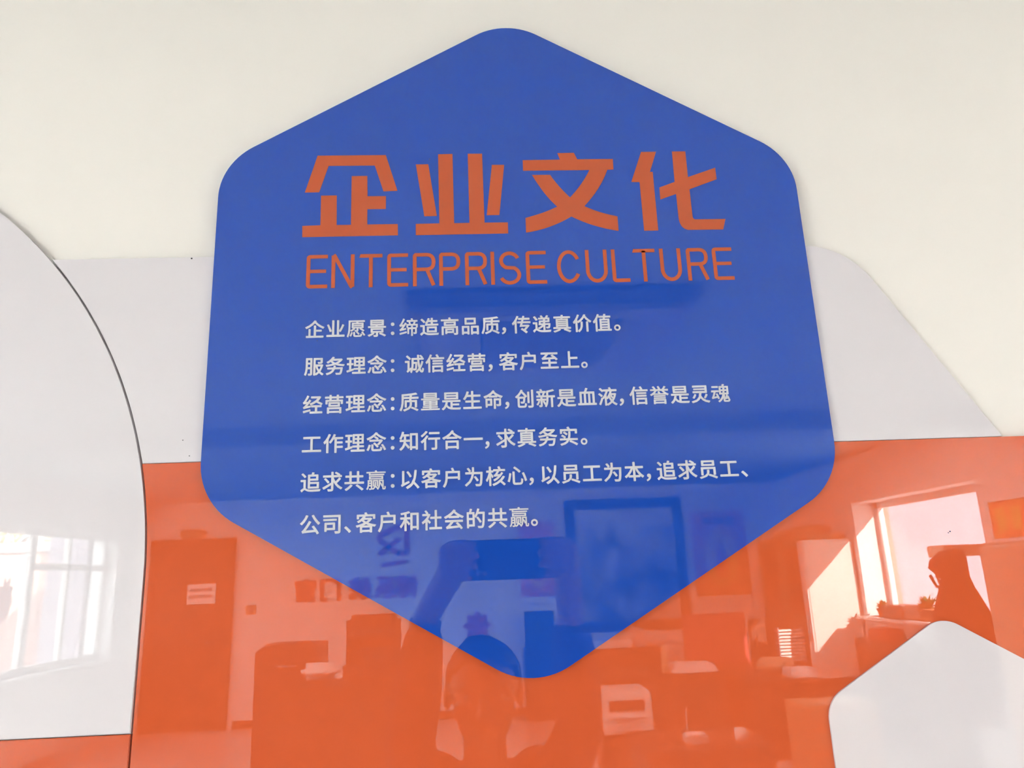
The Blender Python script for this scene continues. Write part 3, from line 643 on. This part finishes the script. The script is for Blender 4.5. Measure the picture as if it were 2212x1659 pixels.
g = B(); box(g, 3.36, 3.885, -7.18, -7.05, 0.02, 1.89, 0.006); link('carcass', g, mat('white laminate', (0.72, 0.69, 0.64), 0.5), wc)
g = B(); box(g, 3.345, 3.36, -7.175, -7.055, 0.06, 1.87, 0.004); dd = link('cabinet_door', g, M['frame'], wc)
q = B(); tube(q, [(3.335, -7.08, 0.9), (3.335, -7.08, 1.05)], 0.007); link('handle', q, M['steel'], dd, True)

# things on the sill of the right window
def pot_plant(label, x, y, z, r, hh, seed):
    t = thing('potted_plant', label, 'plant', (x, y, z), 'plants on the right window sill')
    g = B(); lathe(g, [(r * .7, z), (r, z + hh * .4), (r * 1.08, z + hh * .4), (r * 1.05, z + hh * .46), (r * .85, z + hh * .44)], x, y); link('pot', g, M['terracotta'], t, True)
    q = random.Random(seed); g = B()
    for k in range(46):
        a = q.uniform(0, 6.28); e = q.uniform(0.1, 1.2); L = q.uniform(.5, 1) * hh * 0.62; b0 = Vector((x, y, z + hh * .43))
        d = Vector((math.cos(a) * math.cos(e), math.sin(a) * math.cos(e), math.sin(e))); s = d.cross(Vector((0, 0, 1))).normalized() * r * 0.30; up_ = s.cross(d).normalized() * r * 0.06
        p = [b0, b0 + d * L * .55 + s + up_, b0 + d * L, b0 + d * L * .55 - s + up_, b0 + d * L * .55 - up_]
        v = [g.verts.new(c) for c in p]
        for f in ((0, 1, 2), (0, 2, 3), (0, 4, 1), (1, 4, 2), (2, 4, 3), (3, 4, 0)): g.faces.new([v[i] for i in f])
    link('foliage', g, M['leaf'], t)
pot_plant('bushy plant in a clay pot near the middle of the right window sill', 3.93, -5.95, 1.12, 0.085, 0.24, 1)
pot_plant('small plant in a clay pot at the far end of the right window sill', 3.95, -6.75, 1.12, 0.06, 0.17, 2)
bm = B(); box(bm, 3.84, 4.08, -6.58, -6.22, 1.12, 1.24, 0.008); tag(link('storage_box', bm, M['darkwood']), 'dark box on the right window sill between the two plants', 'box')
bm = B(); box(bm, 3.66, 3.885, -6.85, -5.6, 0, 0.93, 0.01); tag(link('low_shelf', bm, M['darkwood']), 'dark low shelf under the right window', 'shelf')
bm = B(); box(bm, 3.68, 3.86, -6.6, -6.3, 0.93, 1.04, 0.02); tag(link('storage_box', bm, M['redbox']), 'dark red box on the low shelf under the right window', 'box')

# coat stand with a dark coat and cap
st = thing('coat_stand', 'dark coat stand in front of the right window', 'coat stand', (3.10, -4.25, 0))
g = B(); lathe(g, [(0.20, 0), (0.20, 0.025), (0.03, 0.05), (0.018, 0.10), (0.018, 1.56), (0.03, 1.58), (0.01, 1.595)], 3.10, -4.25); link('post', g, M['blackp'], st, True)
for k in range(4):
    a = k * math.pi / 2 + math.pi / 2; g = B(); tube(g, [(3.10, -4.25, 1.48), (3.10 + .08 * math.cos(a), -4.25 + .08 * math.sin(a), 1.47), (3.10 + .11 * math.cos(a), -4.25 + .11 * math.sin(a), 1.54)], 0.01); link('hook', g, M['blackp'], st, True)
bm = B(); loft(bm, [(3.03, -4.06, 0.66, 0.15, 0.12), (3.03, -4.06, 0.9, 0.14, 0.12), (3.03, -4.06, 1.2, 0.125, 0.11), (3.03, -4.06, 1.36, 0.115, 0.10), (3.05, -4.06, 1.46, 0.10, 0.075), (3.04, -4.06, 1.53, 0.085, 0.07), (3.00, -4.06, 1.59, 0.115, 0.09), (3.01, -4.06, 1.64, 0.11, 0.085), (3.04, -4.06, 1.69, 0.07, 0.06), (3.05, -4.06, 1.705, 0.02, 0.02)], 28)
for s in (-1, 1): tube(bm, [(3.03 + s * 0.08, -4.06, 1.44), (3.03 + s * 0.14, -4.04, 1.26), (3.03 + s * 0.15, -4.02, 0.98)], [0.05, 0.052, 0.045], 12)
lump(bm, 5, 0.022, 7)
tag(link('hooded_coat', bm, M['cloth'], smooth=True), 'dark reddish coat with a hood hanging on the coat stand', 'coat')
bm = B(); loft(bm, [(3.50, -4.42, 0.75, 0.12, 0.09), (3.49, -4.42, 1.05, 0.16, 0.10), (3.48, -4.42, 1.2, 0.10, 0.08), (3.47, -4.42, 1.28, 0.03, 0.03)], 24); lump(bm, 9, 0.02, 8); tube(bm, [(3.47, -4.42, 1.24), (3.32, -4.36, 1.48), (3.215, -4.27, 1.53)], 0.007)
tag(link('shoulder_bag', bm, M['black'], smooth=True), 'black shoulder bag hung by a strap beside the coat', 'bag')
wd = thing('wardrobe', 'tall light veneer wardrobe near the right wall, closest to the sign', 'wardrobe', (3.42, -3.45, 0))
g = B(); box(g, 2.98, 3.885, -3.72, -3.18, 0, 1.73, 0.03, seg=3); link('carcass', g, M['pale'], wd)
for xa in (3.0, 3.44):
    g = B(); box(g, xa, xa + 0.42, -3.18, -3.16, 0.06, 1.42, 0.006); dd = link('wardrobe_door', g, M['pale'], wd)
    q = B(); tube(q, [(xa + (0.36 if xa < 3.2 else 0.06), -3.15, 0.75), (xa + (0.36 if xa < 3.2 else 0.06), -3.15, 0.9)], 0.007); link('handle', q, M['steel'], dd, True)
bm = B(); box(bm, 3.42, 3.90, -4.96, -4.74, 1.66, 1.745, 0.006)
tag(link('hanging_shelf', bm, M['pale']), 'short pale shelf box on the right wall behind the coat stand', 'shelf')
p = thing('hanging_poster', 'red patterned poster on the right wall above the wardrobe', 'poster', (XR, -4.55, 1.78))
g = B(); box(g, XR - 0.005, XR, -4.85, -4.15, 1.78, 2.05); link('sheet', g, M['red'], p)
g = B()
for k in range(4): box(g, XR - 0.0065, XR - 0.005, -4.78 + k * 0.16, -4.68 + k * 0.16, 1.83, 2.0)
link('printed_panel', g, M['gold'], p)

# left window: paper-cut on the glass, ledge below
bm = B(); 
prism(bm, [((0.13 + 0.02 * math.cos(10 * a)) * math.cos(a), (0.13 + 0.02 * math.cos(10 * a)) * math.sin(a)) for a in [2 * math.pi * i / 80 for i in range(80)]], -0.002, 0.002)
bmesh.ops.transform(bm, matrix=Matrix.Translation((XL - 0.13, -6.83, 1.60)) @ Matrix.Rotation(math.pi / 2, 4, 'Z') @ Matrix.Diagonal((0.8, 1, 1.5, 1)), verts=bm.verts[:])
tag(link('window_decoration', bm, mat('red paper cut', (0.72, 0.10, 0.12), 0.8)), 'red oval paper decoration on the left window glass', 'decoration')
rd = thing('radiator', 'long white radiator under the left window', 'radiator', (XL + 0.10, -6.0, 0.08))
g = B()
for k in range(40): box(g, XL + 0.05, XL + 0.15, -7.6 + k * 0.08, -7.54 + k * 0.08, 0.12, 0.68, 0.012)
link('fins', g, M['frame'], rd)
g = B(); tube(g, [(XL + 0.10, -7.65, 0.16), (XL + 0.10, -4.40, 0.16)], 0.02); tube(g, [(XL + 0.10, -7.65, 0.64), (XL + 0.10, -4.40, 0.64)], 0.02); link('pipe', g, M['frame'], rd, True)

# ------------------------------------------------------------------ outside the windows
bm = B(); box(bm, -30, 30, -30, 30, -0.35, -0.16); g_ = struct('floor_outside', bm, M['concrete']); g_.name = 'ground'
pl_ = thing('gate_pillar', 'red brick gate pillar with a stone cap outside the left window', 'pillar', (-6.3, -10.2, -0.16))
g = B(); box(g, -6.66, -5.95, -10.5, -9.9, -0.16, 2.22); link('shaft', g, M['brick'], pl_)
g = B(); box(g, -6.74, -5.87, -10.58, -9.82, 2.22, 2.34, 0.015); link('capstone', g, M['concrete'], pl_)
bm = B(); box(bm, -5.20, -4.74, -9.34, -8.70, -0.16, 2.9); tag(link('annex_wall', bm, M['render']), 'pale annex wall standing outside the far end of the left window', 'wall')
fe = thing('metal_fence', 'dark metal railing outside the left window beyond the gate pillar', 'fence', (-5.0, -11.4, -0.16))
for k in range(14):
    g = B(); tube(g, [(-5.9 + k * 0.14, -11.4, -0.16), (-5.9 + k * 0.14, -11.4, 2.1)], 0.014, 8); link('bar', g, M['blackp'], fe, True)
for z in (0.2, 1.2, 2.0):
    g = B(); box(g, -5.95, -4.0, -11.42, -11.38, z, z + 0.04); link('rail', g, M['blackp'], fe)
def tree(label, x, y, hgt, r, seed, m):
    t = thing('tree', label, 'tree', (x, y, -0.16), 'trees outside the left window'); q = random.Random(seed)
    g = B(); tube(g, [(x, y, -0.1), (x + .05, y, hgt * .3), (x, y + .05, hgt * .6)], [.14, .11, .06])
    for k in range(5):
        a = q.uniform(0, 6.28); tube(g, [(x, y, hgt * (.3 + .05 * k)), (x + r * .6 * math.cos(a), y + r * .6 * math.sin(a), hgt * (.55 + .06 * k))], [.05, .02])
    link('trunk', g, M['bark'], t, True)
    g = B()
    for k in range(2200):
        while True:
            d = Vector((q.uniform(-1, 1), q.uniform(-1, 1), q.uniform(-1, 1)))
            if 0.25 < d.length < 1: break
        c = Vector((x + d.x * r, y + d.y * r, hgt * .62 + d.z * hgt * .45)); s = q.uniform(.06, .13)
        a = Vector((q.uniform(-1, 1), q.uniform(-1, 1), q.uniform(-1, 1))).normalized(); b = a.orthogonal().normalized()
        v = [g.verts.new(p) for p in (c - a * s, c + b * s * .5, c + a * s, c - b * s * .5)]; g.faces.new(v)
    link('crown', g, M[m], t)
tree('yellow autumn tree left of the gate pillar', -9.2, -13.6, 4.6, 1.9, 11, 'leafy')
tree('second yellow autumn tree, farther left behind the first', -13.6, -14.4, 5.2, 2.1, 12, 'leafy')
nb = thing('neighbour_building', 'pinkish rendered building outside the right window', 'building', (10.5, -11.5, -0.16))
g = B(); box(g, 4.6, 18, -12, -11, -0.16, 5.5); link('wall', g, M['render'], nb)
g = B(); box(g, 6.05, 6.35, -11.0, -10.7, -0.16, 5.4); link('brick_pier', g, M['brick'], nb)
bm = B(); box(bm, 11.1, 18, -6.2, -5.7, -0.16, 8.0); tag(link('shade_blocker', bm, M['render']), 'high unseen wall added outside to shade the neighbouring building', 'wall')  # out of view, added to block sun from part of the neighbouring wall

# ------------------------------------------------------------------ the photographer, phone raised in both hands
ph = thing('phone', 'black phone held sideways in both raised hands', 'phone', (0.055, -0.763, 1.643))
g = B(); box(g, -0.026, 0.137, -0.768, -0.760, 1.643, 1.721, 0.0035, seg=3); link('phone_body', g, M['blackp'], ph, True)
g = B(); box(g, -0.012, 0.016, -0.7602, -0.7585, 1.646, 1.668, 0.0012); cb = link('camera_block', g, M['black'], ph)
for xx in (-0.005, 0.009):
    g = B(); ball(g, (xx, -0.7588, 1.657), 0.0045, (1, 0.25, 1), 2); link('lens_ring', g, M['steel'], cb, True)
g = B(); box(g, -0.023, 0.134, -0.7686, -0.768, 1.646, 1.718, 0.0); link('display', g, M['black'], ph)

def fuse(parts, vox, m, name, parent, smooth_it=4, label=None):
    """fuse overlapping closed shapes into one continuous surface"""
    me = bpy.data.meshes.new('draft'); parts.normal_update(); bmesh.ops.recalc_face_normals(parts, faces=parts.faces[:]); parts.to_mesh(me); parts.free()
    o = bpy.data.objects.new('draft', me); COL.objects.link(o)
    r = o.modifiers.new('r', 'REMESH'); r.mode = 'VOXEL'; r.voxel_size = vox; r.use_smooth_shade = True
    if smooth_it:
        s = o.modifiers.new('s', 'SMOOTH'); s.factor = 0.5; s.iterations = smooth_it
    m2 = bpy.data.meshes.new_from_object(o.evaluated_get(bpy.context.evaluated_depsgraph_get()))
    bpy.data.objects.remove(o); bpy.data.meshes.remove(me)
    bm = bmesh.new(); bm.from_mesh(m2); bpy.data.meshes.remove(m2)
    return link(name, bm, m, parent, True, label)
PX, PY = 0.0, -1.02                      # head axis
pe = thing('person', 'person in dark clothes holding a phone up in front of the face with both hands', 'person', (0.0, -1.12, 0.0))
HD = Vector((0.0, PY, 1.40))             # head centre, eyes at half height
LARM = [Vector((-0.165, -1.13, 1.20)), Vector((-0.150, -0.90, 1.335)), Vector((-0.112, -0.835, 1.575))]
RARM = [Vector((0.170, -1.13, 1.20)), Vector((0.195, -0.90, 1.335)), Vector((0.180, -0.835, 1.575))]
# body
b = B()
loft(b, [(0, -1.13, 0.72, .145, .10), (0, -1.13, 0.80, .150, .105), (0, -1.13, 0.92, .130, .09), (0, -1.13, 1.05, .145, .10), (0, -1.13, 1.14, .155, .10), (0, -1.13, 1.20, .140, .085), (0, -1.125, 1.235, .07, .06)], 32)
tube(b, [(0, -1.11, 1.20), (0, -1.06, 1.31)], [.052, .048], 16)
# head: skull, face, jaw, features
ball(b, HD + Vector((0, -0.012, 0.020)), 0.088, (0.88, 1.05, 1.0), 4)
ball(b, HD + Vector((0, 0.022, -0.030)), 0.072, (0.88, 0.90, 1.08), 4)
ball(b, HD + Vector((0, 0.045, -0.082)), 0.030, (1.15, 0.9, 0.75), 3)
tube(b, [HD + Vector((0, 0.088, 0.006)), HD + Vector((0, 0.104, -0.030))], [0.009, 0.014], 10)
for s in (-1, 1):
    ball(b, HD + Vector((s * 0.011, 0.093, -0.034)), 0.009, sub=2)
    tube(b, [HD + Vector((s * 0.014, 0.084, 0.022)), HD + Vector((s * 0.050, 0.070, 0.020))], [0.008, 0.006], 8)     # brow ridge
    ball(b, HD + Vector((s * 0.047, 0.058, -0.030)), 0.024, (1, .7, .8), 2)                                          # cheek
    ball(b, HD + Vector((s * 0.082, -0.008, -0.006)), 0.026, (0.35, 0.62, 1.15), 3)                                  # ear
tube(b, [HD + Vector((-0.022, 0.080, -0.062)), HD + Vector((0, 0.090, -0.060)), HD + Vector((0.022, 0.080, -0.062))], [0.005, 0.0075, 0.005], 8)
tube(b, [HD + Vector((-0.019, 0.079, -0.073)), HD + Vector((0, 0.088, -0.074)), HD + Vector((0.019, 0.079, -0.073))], [0.005, 0.008, 0.005], 8)
# arms
for A in (LARM, RARM):
    s = -1 if A is LARM else 1
    tube(b, [A[0] + Vector((-s * 0.05, 0, 0.0)), A[0], (A[0] + A[1]) / 2, A[1]], [.055, .052, .045, .038], 16)
    tube(b, [A[1], A[1].lerp(A[2], .35), A[1].lerp(A[2], .75), A[2]], [.038, .041, .031, .026], 16)
# legs
for s in (-1, 1):
    tube(b, [(s * .078, -1.13, 0.74), (s * .085, -1.12, 0.42), (s * .088, -1.13, 0.08)], [.082, .056, .040], 16)
    tube(b, [(s * .088, -1.15, 0.04), (s * .098, -1.03, 0.035)], [.036, .030], 12)
# hands: palm, four fingers over the front of the phone, thumb behind it
def hand(b, wrist, s, edge_x):
    base = Vector((edge_x + s * 0.034, -0.775, 1.655))
    tube(b, [wrist, wrist.lerp(base, .6), base], [.026, .028, .026], 14)
    tube(b, [base + Vector((0, 0, -0.012)), base + Vector((0, 0, 0.042))], [.024, .022], 14)
    for k, (dz, L) in enumerate(((0.056, .060), (0.034, .066), (0.013, .064), (-0.008, .052))):
        p0 = base + Vector((s * 0.004, 0.004, dz - 0.004)); p1 = Vector((edge_x + s * 0.021, -0.752, 1.655 + dz + 0.003)); p2 = Vector((edge_x + s * 0.002 - 0 * s, -0.7505, 1.655 + dz + 0.004)); p3 = Vector((edge_x - s * (L - 0.044), -0.7525, 1.655 + dz + 0.002))
        tube(b, [p0, p1, p2, p3], [.0105, .0098, .0088, .0072], 10)
    t0 = base + Vector((-s * 0.004, -0.008, -0.006)); t1 = Vector((edge_x + s * 0.006, -0.792, 1.662)); t2 = Vector((edge_x - s * 0.012, -0.785, 1.684)); t3 = Vector((edge_x - s * 0.022, -0.7785, 1.698))
    tube(b, [t0, t1, t2, t3], [.014, .0115, .0105, .0085], 10)
hand(b, LARM[2], -1, -0.028)
hand(b, RARM[2], 1, 0.139)
body = fuse(b, 0.0042, M['skin'], 'body', pe, 3)
for s in (-1, 1):
    g = B(); ball(g, HD + Vector((s * 0.031, 0.0745, 0.004)), 0.0100, (1.1, .8, .55), 2); ey = link('eye', g, M['paper'], pe, True)
    g = B(); ball(g, HD + Vector((s * 0.031, 0.0802, 0.004)), 0.0046, (1, .6, 1), 2); link('iris', g, M['black'], ey, True)
# short black hair
b = B(); vs = ball(b, HD + Vector((0, -0.018, 0.026)), 0.095, (0.90, 1.05, 1.0), 4)
bmesh.ops.delete(b, geom=[v for v in b.verts if (v.co.y - HD.y) * 0.9 - (v.co.z - HD.z) * 1.0 > -0.012 or v.co.z < HD.z - 0.055], context='VERTS')
ex = bmesh.ops.solidify(b, geom=b.faces[:], thickness=0.012)
lump(b, 2, 0.006, 30)
link('hair', b, M['hair'], pe, True)
# jersey with long sleeves and a round neck
b = B()
loft(b, [(0, -1.13, 0.70, .165, .118), (0, -1.13, 0.80, .164, .118), (0, -1.13, 0.92, .148, .106), (0, -1.13, 1.05, .160, .113), (0, -1.13, 1.14, .168, .113), (0, -1.13, 1.20, .154, .098), (0, -1.122, 1.235, .082, .072)], 32)
for A in (LARM, RARM):
    s = -1 if A is LARM else 1
    tube(b, [A[0] + Vector((-s * 0.05, 0, 0.0)), A[0], (A[0] + A[1]) / 2, A[1]], [.067, .065, .056, .050], 16)
    tube(b, [A[1], A[1].lerp(A[2], .35), A[1].lerp(A[2], .70), A[1].lerp(A[2], .80)], [.050, .052, .044, .041], 16)
fuse(b, 0.006, M['shirt'], 'jersey', pe, 4)
b = B()
loft(b, [(0, -1.13, 0.66, .158, .112), (0, -1.13, 0.74, .156, .110), (0, -1.13, 0.80, .152, .107)], 28)
for s in (-1, 1): tube(b, [(s * .082, -1.13, 0.72), (s * .088, -1.12, 0.42), (s * .092, -1.135, 0.10)], [.092, .068, .060], 16)
fuse(b, 0.008, M['trouser'], 'trousers', pe, 3)
for s in (-1, 1):
    b = B(); loft(b, [(s * .096, -1.09, 0.0, .046, .125), (s * .096, -1.09, 0.025, .048, .128), (s * .095, -1.10, 0.055, .044, .110), (s * .092, -1.135, 0.085, .042, .055), (s * .092, -1.14, 0.10, .040, .045)], 24)
    link('shoe', b, M['black'], pe, True)
g = B(); d = (LARM[2] - LARM[1]).normalized(); c = LARM[1].lerp(LARM[2], .93)
tube(g, [c - d * 0.010, c + d * 0.010], [.0325, .0325], 20, False); link('wristband', g, M['blackp'], pe, True, 'black wristband')
